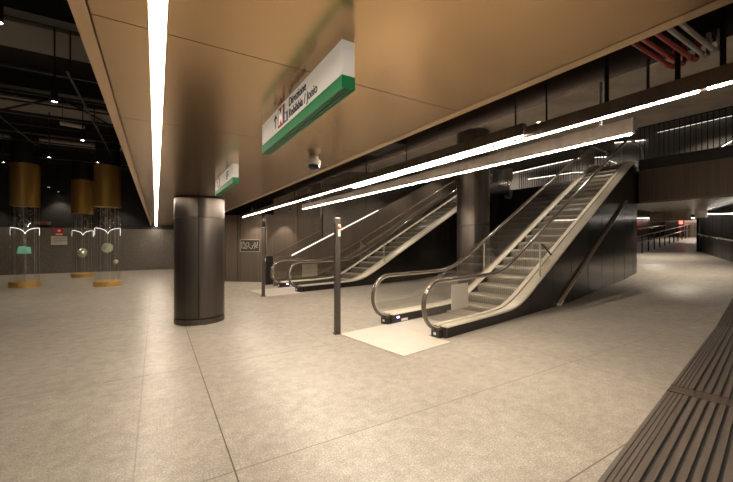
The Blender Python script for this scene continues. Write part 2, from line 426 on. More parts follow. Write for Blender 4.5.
# notices on the back wall
t = thing('wall_notice', 'pale rectangular notice board on the granite back wall', 'notice', (-4.13,YB-.02,1.64))
MB().box(-.31,.31,0,.02,-.23,.2).build('plate', M_PAPER, t)
for q, (z, x1) in enumerate(((.09,.2),(.0,.24),(-.08,.12))): MB().box(-.22,x1,-.003,0,z-.008,z+.008).build('print_line', M_INK, t)
t = thing('alarm_sign', 'small red sign above the pale notice on back wall', 'sign', (-4.13,YB-.02,2.06))
MB().box(-.17,.17,0,.02,-.17,.17).build('plate', M_REDSIGN, t); MB().box(-.13,.13,-.004,0,-.16,-.09).build('white_band', M_WHITE, t)
MB().lathe([(.001,0),(.06,0)], 16).build('white_mark', M_WHITE, t).matrix_basis = Matrix.Translation((0,-.003,.05)) @ Matrix.Rotation(pi/2,4,'X')
t = thing('exit_sign', 'dim unlit strip sign on black wall above red sign', 'sign', (-4.75,YB-.03,2.48))
MB().box(-.32,.32,0,.03,-.08,.08).build('plate', mat('dim_brown_sign',(.14,.09,.07),.5), t); MB().box(-.05,.2,-.004,0,-.05,.05).build('red_mark', mat('dull_red_mark',(.16,.03,.02),.5), t)

# ------------------------------------------------------------------ round metal clad columns
def column(x, y, zt, label, ang):
    t = thing('round_column', label, 'column', (x,y,0), ang)
    R = .46; g = .012
    MB().lathe([(.001,0),(R-.005,0),(R+.004,.005),(R+.004,.105),(R-.03,.115),(R-.03,.13)], 80).build('plinth', M_DARKMETAL, t, True)
    for k in range(2):
        a0 = k*pi+g/R; a1 = (k+1)*pi-g/R
        MB().lathe([(R-.02,.125),(R,.13),(R,2.045),(R-.02,2.05)], 48, a0=a0, a1=a1).build('shaft_panel', M_DARKMETAL, t, True)
        MB().lathe([(R-.02,2.055),(R,2.06),(R,zt-.02),(R-.02,zt-.015)], 48, a0=a0, a1=a1).build('upper_panel', M_DARKMETAL, t, True)
    MB().lathe([(R-.03,.12),(R-.03,zt)], 48).build('core', M_BLACK, t, True)
    return t
column(.757,7.75,ZC-.002,'near round dark metal column under the bronze ceiling', RD(262))
column(7.93,7.12,4.76,'tall round dark column standing between the two escalators', RD(228))

# ------------------------------------------------------------------ hanging signs
def sign(xf, y0, y1, label, full):
    t = thing('hanging_sign', label, 'sign', (xf,y0,2.245), 0, None)
    l = y1-y0; th = .06; h = ZC-2.245
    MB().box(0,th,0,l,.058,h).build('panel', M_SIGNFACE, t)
    g = MB().box(-.002,th+.002,-.002,l+.002,0,.055).build('green_edge', M_GREEN, t)
    for q in range(3): MB().box(.01+.017*q,.017+.017*q,.0,l,-.003,.001).build('groove', M_GREENDK, g)
    ink = M_INK; xo = -.0025; X = (0,-1,0); Z = (0,0,1)
    def at(Y): return Y-y0
    o = .0 if full else 1.55
    ym = 2.2 if full else y1-.28
    MB().box(-.003,0,at(ym)-.125,at(ym),.073,.193).build('metro_square', M_REDSIGN, t)
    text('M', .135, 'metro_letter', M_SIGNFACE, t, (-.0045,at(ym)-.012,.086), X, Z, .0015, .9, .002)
    # arrow pointing up
    ar = MB(); ya = at(ym)+.055
    ar.add([(-.003,ya+.008,.088),(-.003,ya-.008,.088),(-.003,ya-.008,.15),(-.003,ya-.028,.137),(-.003,ya-.028,.153),(-.003,ya,.178),(-.003,ya+.028,.153),(-.003,ya+.028,.137),(-.003,ya+.008,.15)], [tuple(range(9))])
    ar.build('arrow', ink, t)
    if full:
        bl = MB().box(-.003,0,at(ym)-.185,at(ym)-.129,.073,.13).build('line_square', M_BLUESIGN, t)
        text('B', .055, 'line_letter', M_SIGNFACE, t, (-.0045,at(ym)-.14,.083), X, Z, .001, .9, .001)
        text('Direzione', .07, 'lettering', ink, t, (-.0025,at(1.99),.143), X, Z, .0012, .98)
        text('Rebibbia / Jonio', .07, 'lettering', ink, t, (-.0025,at(1.99),.078), X, Z, .0012, .95)
    else:
        for q, (wd, zz) in enumerate(((.15,.165),(.11,.14),(.16,.115),(.09,.09))): MB().box(-.003,0,.42-wd,.42,zz,zz+.011).build('print_line', ink, t)
    return t
sign(.67,1.31,2.6,'nearer white direction sign with green lower edge under bronze ceiling',True)
sign(.722,4.03,5.36,'farther white direction sign with green edge, above the near column',False)

# dome camera
t = thing('dome_camera', 'white dome security camera on the bronze ceiling', 'security camera', (1.36,3.28,ZC))
MB().lathe([(.001,0),(.045,0),(.05,-.03),(.069,-.045),(.069,-.085),(.061,-.088)], 32).build('housing', M_WHITEPLAST, t, True)
MB().lathe([(.061*cos(a*pi/16),-.086-.066*sin(a*pi/16)) for a in range(8)]+[(.001,-.152)], 32).build('dome', M_DOME, t, True)

# ------------------------------------------------------------------ pendant linear lights
def pendant(a, b_, label, rods, breaks=(), up=False):
    a = Vector(a); b_ = Vector(b_); t = thing('pendant_light', label, 'pendant light', a)
    d = b_-a; ln = d.length; dn = d.normalized()
    MB().obox((0,0,.052),d+Vector((0,0,.052)),.042,.1).build('housing', M_DARKBAND, t)
    if up:
        for sx in (-1,1):
            q = dn.cross(Vector((0,0,1)))*(.0205*sx)+Vector((0,0,.114)); MB().obox(q,d+q,.002,.026).build('side_lip', M_DARKBAND, t)  # lips added to screen the soffit from the top emitter
    if up:
        for e in (0,ln): MB().obox(dn*(e-.002)+Vector((0,0,.114)),dn*(e+.002)+Vector((0,0,.114)),.042,.026).build('end_plate', M_DARKBAND, t)
    cuts = [0]+list(breaks)+[ln]
    for q in range(len(cuts)-1):
        p0 = dn*(cuts[q]+.02); p1 = dn*(cuts[q+1]-.02)
        MB().obox(p0+Vector((0,0,-.001)),p1+Vector((0,0,-.001)),.017,.008).build('diffuser', M_LEDP, t)
    if up: MB().obox(dn*.05+Vector((0,0,.1025)),dn*(ln-.05)+Vector((0,0,.1025)),.036,.004).build('added_uplight', M_LEDUP, t)  # unseen emitter added on top to brighten the concrete ceiling
    for s, zt, r in rods:
        p = dn*s; MB().tube([p+Vector((0,0,.1)),Vector((p.x,p.y,zt-a.z))], r, 10).build('suspension_rod', M_DUCT, t)
    return t
Z1 = 2.48
pendant((2.63,1.81,Z1),(2.74,13.35,Z1),'longest lit pendant light, nearest the bronze ceiling edge',[(2.6,2.9,.009),(5.8,2.9,.009),(9,2.9,.009)])
pendant((2.70,-1.6,Z1),(2.79,5.05,Z1),'lit pendant light running out of the picture at upper right',[(2.84,2.9,.014),(2.445,2.9,.014),(2.245,2.9,.014),(3.29,2.9,.007),(3.58,2.9,.007),(5.2,2.9,.007)],(2.33,))
pendant((3.34,1.31,Z1),(3.485,9.2,Z1),'lowest lit pendant light crossing in front of the escalators',[(.25,4.22,.012),(4.2,4.23,.01),(7.4,4.24,.01)],(),True)

# pipes turning up at the soffit edge
for k, (y, m, lab) in enumerate(((.922,M_REDPIPE,'red pipe under the dark soffit, farthest of the three'),(.876,M_REDPIPE,'red pipe in the middle of the three beside the soffit'),(.813,M_REDPIPE,'red pipe nearest the grey pipes, bending up'),(.761,M_GREYPIPE,'grey pipe next to the red pipes, bending up'),(.711,M_GREYPIPE,'grey pipe at the end of the row of pipes'))):
    t = thing('service_pipe', lab, 'pipe', (0,y,2.735), 0, 'pipes turning up at the soffit edge')
    xe = 2.95
    pts = [(1.8,0,0),(xe-.06,0,0)]+[(xe-.06+.06*sin(a*pi/12),0,.06-.06*cos(a*pi/12)) for a in range(1,7)]+[(xe,0,.16)]
    MB().tube(pts, .0125, 12).build('run', m, t, True)
    MB().tube([(xe-.13,0,0),(xe-.09,0,0)], .016, 12).build('coupling', m, t, True)
    MB().tube([(xe,0,.08),(xe,0,.12)], .016, 12).build('coupling', m, t, True)
for k, (y0, y1, x0, x1, z0) in enumerate(((3.3,3.95,1.9,2.55,2.74),(4.1,7.5,2.1,2.5,2.79))):
    tag(MB().box(x0,x1,y0,y1,z0,2.9).build('air_duct', M_DUCT), ['dark boxed duct beneath the soffit beside the bronze edge','longer dark duct farther along under the soffit'][k], 'duct')
t = thing('cable_tray', 'black cable tray under the soffit at upper right', 'cable tray', (2.35,-.5,2.83))
MB().box(-.1,.1,-1.5,1.1,0,.008).build('base', M_BLACKPAINT, t)
for sx in (-.1,.1): MB().box(sx-.004,sx+.004,-1.5,1.1,0,.05).build('side_rail', M_BLACKPAINT, t)
t = thing('bracket_arm', 'black bracket arm beside the pendant light rod under the concrete', 'bracket', (3.02,1.1,2.66))
MB().tube([(0,0,0),(.0,.16,.02),(-.02,.28,-.03)], .012, 8).build('arm', M_BLACKPAINT, t, True)
MB().tube([(0,0,0),(0,0,.24)], .01, 8).build('hanger', M_BLACKPAINT, t)
MB().tube([(0,0,0),(.02,-.12,-.03),(.04,-.2,.01),(.02,-.26,-.02)], .005, 6).build('cable', M_BLACKPAINT, t, True)

# ------------------------------------------------------------------ posts
def post(x, y, label, button, rot):
    t = thing('barrier_post', label, 'post', (x,y,0), rot)
    MB().box(-.045,.045,-.045,.045,0,1.985).build('shaft', M_POST, t)
    MB().box(-.047,.047,-.047,.047,1.985,2.0).build('cap', M_STEEL, t)
    MB().box(-.065,.065,-.065,.065,0,.012).build('foot_plate', M_BLACKPAINT, t)
    if button:
        p = MB().box(.0,.042,-.05,-.0449,1.68,1.89).build('call_plate', M_WHITE, t)
        MB().lathe([(.001,.03),(.018,.026),(.03,.012),(.032,0)], 20).build('call_button', M_ORANGE, t, True).matrix_basis = Matrix.Translation((.021,-.05,1.83)) @ Matrix.Rotation(pi/2,4,'X')
post(2.68,5.42,'nearer slim dark square post with an orange button', True, RD(-8))
post(2.66,10.2,'farther slim dark square post without a button', False, RD(-8))

# ------------------------------------------------------------------ escalators
SL = .49
def sp(x, k=.2): return x if x/k > 30 else k*log(1+exp(x/k))
S0, S1 = 2.2, 11.45
def nl(s): return SL*(sp(s-S0)-sp(s-S1))
def deckz(s): return .2+SL*(sp(s-S0-.42)-sp(s-S1-.25))
def idz(s): return .2+SL*(sp(s-S0-.2)-sp(s-S1-.2))
SM = [.2,.5,.8,1.1,1.4,1.6]+[1.8+.1*k for k in range(14)]+[3.3+.5*k for k in range(15)]+[10.6+.1*k for k in range(18)]+[12.5,12.9,13.2]
def near_newel(n=16):
    # lower end loop of the handrail, from the foot round the nose to the top
    return [(.2-.42*sin(a), .535-.41*cos(a)) for a in [pi*k/n for k in range(n+1)]]
def escalator(P, label, ztop_clad, base=True, floorfn=lambda s: 0.):
    t = thing('escalator', label, 'escalator', (P[0],P[1],0), RD(9))
    W = 1.54
    for side in (0, 1):
        def Y(y): return y if side == 0 else W-y
        def yy(a, c): return (a, c) if side == 0 else (W-c, W-a)
        y0, y1 = yy(.0,.03)
        MB().strip([(s,floorfn(s) if s <= 11.9 else deckz(s)-.55) for s in SM if s >= .2],[(s,deckz(s)-.03) for s in SM if s >= .2],y0,y1).build('side_cladding', M_BLACKPANEL, t)
        # front end of the deck housing
        y0, y1 = yy(.0,.27); MB().box(.17,.2,y0,y1,0,.17).build('deck_end', M_BLACKPAINT, t)
        # outer and inner deck with a dark seam between them
        ev = lambda yv: Y(yv)
        MB().band([[(s,ev(-.008),deckz(s)-.03),(s,ev(.142),deckz(s)-.03),(s,ev(.142),idz(s)-.006),(s,ev(-.008),deckz(s))] for s in SM]).build('outer_deck', M_DECK, t)
        MB().band([[(s,ev(.165),idz(s)-.03),(s,ev(.275),idz(s)-.03),(s,ev(.275),idz(s)-.01),(s,ev(.165),idz(s)+.006)] for s in SM]).build('inner_deck', M_DECK, t)
        ya, yb = yy(.142,.165)
        MB().strip([(s,deckz(s)-.05) for s in SM],[(s,idz(s)-.012) for s in SM],ya,yb).build('deck_seam', M_BLACK, t)
        ya, yb = yy(.262,.274)
        MB().strip([(s,max(-.02,nl(s)-.35)) for s in SM],[(s,idz(s)-.03) for s in SM],ya,yb).build('skirt_panel', M_BLACKPAINT, t)
        # newel base where the handrail disappears
        ya, yb = yy(.075,.225)
        nb = MB().box(.06,.2,ya,yb,0,.14).build('newel_base', M_BLACKPAINT, t)
        MB().box(.056,.06,ya+.05,yb-.05,.05,.09).build('white_tag', M_WHITE, nb)
        if side == 1:
            MB().box(.3,.36,Y(.279),Y(.274),.105,.13).build('indicator_lamp', M_PURPLE, t)
            MB().box(.42,.6,Y(.279),Y(.274),.03,.075).build('white_label', M_WHITE, t)
        # handrail and the bright guide inside it
        yc = Y(.152)
        low = near_newel()
        body = [(s, .945+nl(s)) for s in SM if s > .25]
        top = [(13.2+.42*sin(a), nl(13)+.535+.41*cos(a)) for a in [pi*k/14 for k in range(1,13)]]
        path = low+body+top
        MB().tube([(x,yc,z) for x, z in path], .042, 12, .027).build('handrail', M_RUBBER, t, True)
        # guide: offset inwards
        inn = []
        for i, (x, z) in enumerate(path):
            a = path[max(0,i-1)]; c = path[min(len(path)-1,i+1)]; dx, dz = c[0]-a[0], c[1]-a[1]; q = math.hypot(dx,dz)
            inn.append((x+dz/q*.03, z-dx/q*.03))
        MB().tube([(x,yc,z) for x, z in inn], .024, 10, .018).build('handrail_guide', M_CHROME, t, True)
        # glass
        ga, gb = yc-.006, yc+.006
        m0 = .2
        lowpts = [(x,z) for x, z in near_newel(20)]
        hi = [(x+.05*0, z) for x, z in lowpts[10:]]  # upper half, nose to top
        lo = [(x, z) for x, z in lowpts[:11]][::-1]  # lower half, nose to foot
        sh = lambda q: [(.2+(x-.2)*.9, .535+(z-.535)*.9) for x, z in q]
        mb = MB(); mb.strip(sh(lo), sh(hi), ga, gb)
        segs = [s for s in SM if .2 <= s <= 1.4]
        mb.strip([(s, idz(s)-.02) for s in segs],[(s, .905+nl(s)) for s in segs],ga,gb); mb.build('glass_panel', M_GLASS, t)
        edges = [1.4,2.6,4.3,5.8,7.3,8.8,10.3,11.6,13.2]
        for q in range(len(edges)-1):
            e0, e1 = edges[q]+(.006 if q >= 0 else 0), edges[q+1]
            segs = [e0]+[s for s in SM if e0+.01 < s < e1-.01]+[e1]
            MB().strip([(s, idz(s)-.02) for s in segs],[(s, .905+nl(s)) for s in segs],ga,gb).build('glass_panel', M_GLASS, t)
        # climb guard: upright, small glass and strut on the deck
        sg = 3.75; yo = Y(.055)
        MB().tube([(sg,yo,deckz(sg)),(sg,yo,deckz(sg)+.78)], .018, 10).build('guard_post', M_CHROME, t, True)
        MB().obox((sg+.1,yo,deckz(sg)+.78),(sg+.62,yo,deckz(sg+.62)+.2),.012,.05,(0,1,0)).build('guard_strut', M_BLACKPAINT, t)
        MB().prism([(sg+.02,deckz(sg)+.03),(sg+.62,deckz(sg+.62)+.06),(sg+.12,deckz(sg)+.74),(sg+.02,deckz(sg)+.74)], yo-.004,yo+.004).build('guard_glass', M_GLASS, t)
    # landing plates, comb, steps
    MB().box(-1.02,.05,-.18,W-.22,0,.012).build('landing_plate', M_PLATE, t)
    MB().box(.05,1.0,.276,W-.276,0,.016).build('comb_plate', M_PLATE, t)
    cb = MB()
    for k in range(32): cb.box(1.0,1.06,.285+.0305*k,.285+.0305*k+.014,.004,.014)
    cb.build('comb_teeth', M_STEEL, t)
    run, n = .41, 0
    s = 1.04
    while s < S1+.3:
        z = nl(s+run*.5+.05) if s > 1.5 else .0
        z = max(.004, z)
        zp = max(-.2, z-.26)
        st = MB()
        # tread with a rounded riser at its front
        st.prism([(s,zp),(s-.012,z-.07),(s,z),(s+run,z),(s+run,z-.03),(s+.03,z-.05),(s+.03,zp)], .279, W-.279)
        so = st.build('step', M_STEP, t)
        if z-zp > .05: MB().prism([(s-.002,zp+.01),(s-.0125,z-.065),(s-.006,z-.03),(s-.0095,z-.03),(s-.0165,z-.065),(s-.006,zp+.01)], .281, W-.281).build('riser', M_RISER, so)
        s += run; n += 1
    MB().box(S1+.7,13.4,.276,W-.276,nl(13)-.05,nl(13)).build('top_plate', M_PLATE, t)
    MB().box(S1+1.2,13.6,0.03,W-.03,nl(13)-.6,nl(13)-.08).build('top_truss', M_BLACK, t)
    return t
e1 = escalator((3.91,4.2),'nearer escalator rising to the right beside the open floor',0,True,lambda s: max(0,rz(3.91+.988*s)-.002))
e2 = escalator((3.75,10.4),'farther escalator behind the tall column, rising to the right',0)
# plaques on the glass
MB().box(.5,1.0,.138,.145,.4,.84).build('glass_plaque', M_GREYCARD, e1)['label'] = 'grey square plaque'
MB().box(.98,1.62,1.396,1.402,.3,.76).build('glass_plaque', M_GREYCARD, e2)['label'] = 'pale square plaque'
# sloping metal bar and joints on the long black side of the near escalator
MB().obox((4.6,-.022,.06),(10.35,-.022,3.02),.03,.11,(0,1,0)).build('sloping_bar', M_BAR, e1)
MB().obox((4.55,-.022,.03),(4.75,-.022,.12),.034,.13,(0,1,0)).build('bar_foot', M_DECK, e1)
for s in (1.9,3.1,4.3,5.5,6.7,7.9,9.1,10.3,11.4):
    MB().box(s-.004,s+.004,-.004,.002,rz(3.91+.988*s)+.002,deckz(s)-.05).build('panel_joint', M_BLACK, e1)

# small signs near the escalator heads
for k, (s, y, P, lab) in enumerate(((12.6,-.2,(3.75,10.4),'small pale sign at the head of the farther escalator'),(12.3,1.8,(3.91,4.2),'small pale sign at the head of the nearer escalator'))):
    px = P[0]+.988*s-.156*y; py = P[1]+.156*s+.988*y
    t = thing('notice_stand', lab, 'sign', (px,py,4.5), RD(9+20))
    MB().box(-.02,.0,-.25,.25,.35,1.0).build('board', M_GREYCARD, t); MB().tube([(.0,0,0),(.0,0,.4)], .02, 8).build('stem', M_BLACKPAINT, t)
    for q in range(3): MB().box(-.024,-.02,-.18,.18-.05*q,.5+.14*q,.54+.14*q).build('print_line', mat('grey_print',(.25,.2,.18),.6) if q == 0 else bpy.data.materials['grey_print'], t)

# ------------------------------------------------------------------ stair parapet behind the far escalator
t = thing('stair_parapet', 'dark solid stair parapet with bright rail behind farther escalator', 'parapet', (3.59,12.3,0), RD(9))
def pz(s): return 1.07+max(0,(s-.72)*.445)
ps = [0,.72,2,3.5,5,6.5,8,9.5,11.2]
for q in range(len(ps)-1):
    MB().prism([(ps[q]+.004,0),(ps[q+1]-.004,0),(ps[q+1]-.004,pz(ps[q+1])-.02),(ps[q]+.004,pz(ps[q])-.02)],0,.09).build('parapet_panel', M_DARKBAND, t)
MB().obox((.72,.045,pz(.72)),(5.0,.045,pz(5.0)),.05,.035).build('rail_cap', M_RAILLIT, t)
MB().obox((5.0,.045,pz(5.0)),(11.2,.045,pz(11.2)),.05,.03).build('upper_rail_cap', M_STEEL, t)
MB().obox((.3,.5,1.15),(2.2,.5,2.0),.012,.012).build('inner_rail', M_STEEL, t)
t = thing('control_box', 'dark box with a white label behind the parapet foot', 'box', (3.52,12.9,0), RD(9))
MB().box(-.12,.25,-.15,.15,0,1.05).build('cabinet', M_BLACKPAINT, t); MB().box(-.124,-.12,-.12,.12,.86,.97).build('white_label', M_WHITE, t)
# stair flight behind the parapet
t = thing('stair_flight', 'dark stair flight rising behind the solid parapet', 'stairs', (3.59,12.3,0), RD(9))
pts = [(1.0,0)]
for k in range(24): pts += [(1.0+.41*k,.182*(k+1)),(1.0+.41*(k+1),.182*(k+1))]
pts += [(pts[-1][0],0)]
MB().prism(pts,.1,1.0).build('flight', M_DIMCONC, t)

# ------------------------------------------------------------------ right back wall of dark panels
a9 = RD(9)
def wall_run(p0, p1, z0, z1, th, m, name, panels=None, gap=.03, recess=None):
    p0 = Vector((*p0,0)); p1 = Vector((*p1,0)); d = (p1-p0); ln = d.length; d.normalize(); n = Vector((-d.y,d.x,0))
    b = MB(); cuts = panels or [0,ln]
    for q in range(len(cuts)-1):
        a = p0+d*(cuts[q]+gap/2); c = p0+d*(cuts[q+1]-gap/2)
        vs = [a, c, c+n*th, a+n*th]
        b.add([(*v.xy,z0) for v in vs]+[(*v.xy,z1) for v in vs], [(3,2,1,0),(4,5,6,7),(0,1,5,4),(1,2,6,5),(2,3,7,6),(3,0,4,7)])
    return struct(b, name, m)
WS = [0,.55,1.1,1.63,1.74,2.66]
# direction facing: from (2.0,15.05) to (3.95,13.25) then along the escalators
wall_run((1.5,15.45),(3.9,13.42),0,2.62,.12,M_DARKBAND,'wall_side',WS)
wall_run((3.62,13.395),(6.12,13.8),0,2.62,.12,M_DARKBAND,'wall_side_lower',[0,1.35,2.51])
wall_run((1.3,15.62),(3.9,13.5),0,7.6,.1,M_BLACKPANEL,'wall_side_backing')
wall_run((3.9,13.6),(6.12,13.96),2.62,7.6,.1,M_DARKBAND,'wall_side_upper',[0,1.1,2.24])
wall_run((6.14,13.79),(16.5,15.45),0,7.6,.15,M_GRANITE,'wall_stair',[0,2.4,4.8,7.2,10.49])
struct(MB().box(1.3,1.4,15.6,22.9,0,5.4), 'wall_return', M_DARKBAND)
# map sign on the panel wall
dw = (Vector((3.9,13.42))-Vector((1.5,15.45))).normalized()
pm = Vector((1.5,15.45))+dw*2.17
t = thing('wall_diagram', 'white outline diagram on a dark wall panel left of post', 'sign', (pm.x,pm.y,1.42), math.atan2(dw.y,dw.x)); t.scale = (1.25,1,1.12)
MB().box(-.33,.33,-.02,-.008,-.21,.21).build('plate', M_DARKMETAL, t)
fr = MB(); w_ = .012
for x0, x1, z0, z1 in ((-.33,.33,.2,.21),(-.33,.33,-.21,-.2),(-.33,-.32,-.21,.21),(.32,.33,-.21,.21)): fr.box(x0,x1,-.024,-.02,z0,z1)
fr.build('white_border', M_PAPER, t)
dgm = MB()
def pl(pts):
    for q in range(len(pts)-1): dgm.obox((pts[q][0],-.022,pts[q][1]),(pts[q+1][0],-.022,pts[q+1][1]),.014,.004,(0,1,0))
pl([(-.27,-.1),(-.27,.12),(-.2,.12),(-.2,.05),(-.14,.05),(-.1,.1),(-.04,.1),(-.04,-.02),(.02,-.1),(.08,-.1),(.08,.0),(.14,.0),(.14,.1),(.2,.1),(.2,-.06),(.27,-.06)])
pl([(-.24,-.06),(-.16,-.06),(-.16,.0),(-.1,.0),(-.1,-.1),(-.24,-.1)]); pl([(.16,-.12),(.16,-.02),(.25,.0),(.25,.15)])
dgm.build('white_outline', M_PAPER, t)
# wall washers
for k, (x, y, lab) in enumerate(((3.1,13.5,'left downlight washing the dark panel wall'),(4.45,13.1,'right downlight washing the dark panel wall'))):
    t = thing('wall_washer', lab, 'downlight', (x,y,2.75))
    MB().lathe([(.001,.1),(.04,.1),(.04,0),(.033,0)], 16).build('housing', M_BLACKPAINT, t, True)
    MB().disc(.033,.008,16).build('lens', M_SPOT, t); MB().tube([(0,0,.1),(0,0,4.85)], .01, 6).build('stem', M_BLACKPAINT, t)
    ld = bpy.data.lights.new('washer_lamp','SPOT'); ld.energy = 90; ld.spot_size = RD(80); ld.spot_blend = .4; ld.shadow_soft_size = .02; ld.color = (1,.84,.64)
    lo = bpy.data.objects.new('washer_lamp', ld); COL.objects.link(lo); lo.location = (x,y,2.73)

# ------------------------------------------------------------------ mezzanine, bridge and upper hall
def poly_slab(poly, z0, z1):
    b = MB(); n = len(poly)
    b.add([(x,y,z0) for x, y in poly]+[(x,y,z1) for x, y in poly], [tuple(range(n))[::-1], tuple(range(n,2*n))]+[(i,(i+1)%n,n+(i+1)%n,n+i) for i in range(n)])
    return b
struct(poly_slab([(15.72,-3),(24,-3),(24,20),(17.35,20),(17.35,6.0),(15.72,6.0)],3.06,4.5), 'floor_upper', M_BLACK)
b = MB()
for y0, y1 in ((-3,.9),(.91,2.6),(2.61,5.05),(5.06,5.97)): b.box(15.6,15.71,y0,y1,3.06,4.25)
struct(b, 'trim_2', M_DARKBAND)
struct(MB().box(15.58,15.72,-3,5.97,4.25,4.62), 'trim_3', M_BLACKPAINT)
struct(MB().box(17.36,17.5,7.6,20,-.0,3.06), 'wall_under_mezzanine', M_BLACK)
# railing on the bridge
t = thing('bridge_railing', 'black bar railing along the bridge at upper right', 'railing', (15.66,1.5,4.2))
nb = 50
for k in range(nb):
    y = 4.45-.145*k; MB().box(-.012,.012,y-.012,y+.012,-.03,1.66).build('baluster', M_BLACKPAINT, t)
MB().box(-.03,.03,-3.2,4.5,1.64,1.69).build('top_rail', M_BLACKPAINT, t)
MB().box(-.02,.02,-3.2,4.5,.42,.45).build('bottom_rail', M_BLACKPAINT, t)
# railing between the escalators and beyond them
for k, (y0, y1, lab) in enumerate(((7.75,12.3,'black bar railing on mezzanine edge between the two escalators'),(14.6,18.5,'black bar railing on mezzanine edge past the farther escalator'))):
    t = thing('mezzanine_railing', lab, 'railing', (17.4,y0,4.5))
    q = 0.
    while q < y1-y0: MB().box(-.012,.012,q-.012,q+.012,0,1.1).build('baluster', M_BLACKPAINT, t); q += .13
    MB().box(-.025,.025,-.05,y1-y0,1.09,1.13).build('top_rail', M_BLACKPAINT, t)
# upper hall back wall with ledges of light
b = MB()
for k in range(20): b.box(21.5,21.6,-3+1.2*k,-3+1.2*(k+1)-.02,4.5,7.6)
struct(b, 'wall_upper', M_UPPER)
def led(name, pts, label, cat, w=.03, h=.03, m=None):
    t = thing(name, label, cat, pts[0]); p0 = Vector(pts[0])
    mb = MB(); mc = MB()
    for q in range(len(pts)-1):
        mb.obox(Vector(pts[q])-p0, Vector(pts[q+1])-p0, w, h)
        mc.obox(Vector(pts[q])-p0+Vector((.03,0,.06)), Vector(pts[q+1])-p0+Vector((.03,0,.06)), w+.08, .05)
    mb.build('lit_strip', m or M_LEDU, t); mc.build('channel', M_BLACKPAINT, t); return t
led('ledge_light', [(21.39,16,6.35),(21.39,13,6.45),(21.39,11.2,6.5),(21.39,9.6,6.25)], 'curved light ledge on upper wall behind the escalator heads', 'wall light', .02,.028)
led('ledge_light', [(21.39,14.5,5.75),(21.39,11.5,5.7),(21.39,10,5.5),(21.39,9.0,5.3)], 'lower light ledge on upper wall behind the escalator heads', 'wall light', .02,.028)
led('ledge_light', [(21.39,9.3,6.95),(21.39,7.9,6.75)], 'short light ledge on upper wall left of bridge railing', 'wall light', .02,.028)
led('ledge_light', [(21.39,7.4,7.0),(21.39,3.2,7.05)], 'thin high light line on upper wall behind the bridge railing', 'wall light', .012,.014, mat('dim_led_line',(.5,.5,.5),.5,emit=(1,.9,.78),estr=1.2))
led('ledge_light', [(21.39,5.65,5.45),(21.39,2.5,7.2)], 'slanting light line seen through the bridge railing', 'wall light', .02,.028)

# ------------------------------------------------------------------ passage under the bridge
struct(MB().box(24,40,-4,16,3.6,3.8), 'ceiling_passage', M_BLACKPAINT)
b = MB(); b.box(15.75,23.98,-2.9,7.2,3.02,3.055); struct(b, 'trim_4', mat('grey_ceiling_metal',(.34,.315,.29),.25,.6))
d = (Vector((20,4.43))-Vector((24.1,6.55))).normalized()
wall_run((20-4*-d.x*0+d.x*4.6,4.43+d.y*4.6),(24.1,6.55),.2,3.02,-.12,M_PASSAGE,'wall_passage_right',[0,1.2,2.4,3.6,4.8,6,7.2,8.4,9.2])
struct(MB().box(24.0,35,6.56,6.66,.8,3.6), 'wall_passage_return', M_BLACKPANEL)
struct(MB().box(17.5,35,11.6,11.7,.3,3.7), 'wall_passage_left', M_BLACKPANEL)
b = MB()
for k in range(6): b.box(35.0,35.1,4+1.3*k,4+1.3*(k+1)-.01,1.8,3.7)
struct(b, 'wall_passage_end', M_PASSAGE)
b = MB()
for k in range(2): b.box(34.9,34.99,8.6+.92*k,8.6+.92*(k+1)-.05,1.93,3.2)
struct(b, 'trim_5', M_LITWHITE)
def onr(x, y, z): return (x,y,rz(x)+z)
n_ = Vector((-d.y,d.x,0)) ; n_ = n_ if n_.y > 0 else -n_
def pr(s, z, off=.06):
    q = Vector((24.1,6.55))+Vector((d.x,d.y))*s; return (q.x+n_.x*off, q.y+n_.y*off, rz(q.x)+z)
led('cove_light', [pr(.05,1.93,.05),pr(4.5,1.98,.05),pr(8.6,2.1,.05)], 'white cove light along top of the passage right wall', 'wall light', .02,.016,M_LEDC)
t = thing('wall_handrail', 'steel handrail on the dark passage wall at far right', 'handrail', (24.1,6.55,rz(24.1)))
def rel(p): return Vector(p)-Vector((24.1,6.55,rz(24.1)))
MB().tube([rel(pr(-.1,.9,.09)),rel(pr(4,.9,.09)),rel(pr(8.6,.9,.09))], .03, 8).build('rail', M_CHROME, t, True)
for k in range(9): MB().obox(rel(pr(.3+.95*k,.82,.0)),rel(pr(.3+.95*k,.86,.09)),.03,.06).build('bracket', M_CHROME, t)
# ramp railing
t = thing('ramp_railing', 'dark post railing running up the passage ramp', 'railing', onr(22.4,8.44,0))
a = Vector((22.45,8.44)); c = Vector((34.4,9.97)); o = Vector(onr(22.4,8.44,0))
for k in range(11):
    q = a.lerp(c,k/10); p = Vector(onr(q.x,q.y,0))-o
    MB().box(p.x-.025,p.x+.025,p.y-.025,p.y+.025,p.z,p.z+.95).build('post', M_BLACKPAINT, t)
for z in (.95,.6):
    MB().tube([Vector(onr(*a,z))-o+Vector((-2.2,-.3,-.15)),Vector(onr(*a.lerp(c,.5),z))-o,Vector(onr(*c,z))-o], .026, 8).build('rail', M_STEEL, t, True)
t = thing('passage_handrail', 'steel handrail on the far left wall of the passage', 'handrail', (26,11.5,rz(26)))
MB().tube([(0,0,.95),(8.8,0,.95+.08*8.8)], .03, 8).build('rail', M_CHROME, t, True)
for k in range(5): MB().obox((.4+2*k,0,.88+.16*k),(.4+2*k,.1,.88+.16*k),.03,.05).build('bracket', M_CHROME, t)
t = thing('end_railing', 'pale vertical bar railing before white panels in passage', 'railing', (34.3,8.5,rz(34.3)))
for k in range(7): MB().box(-.02,.02,.1+.25*k-.02,.1+.25*k+.02,0,1.0).build('baluster', M_STEEL, t)
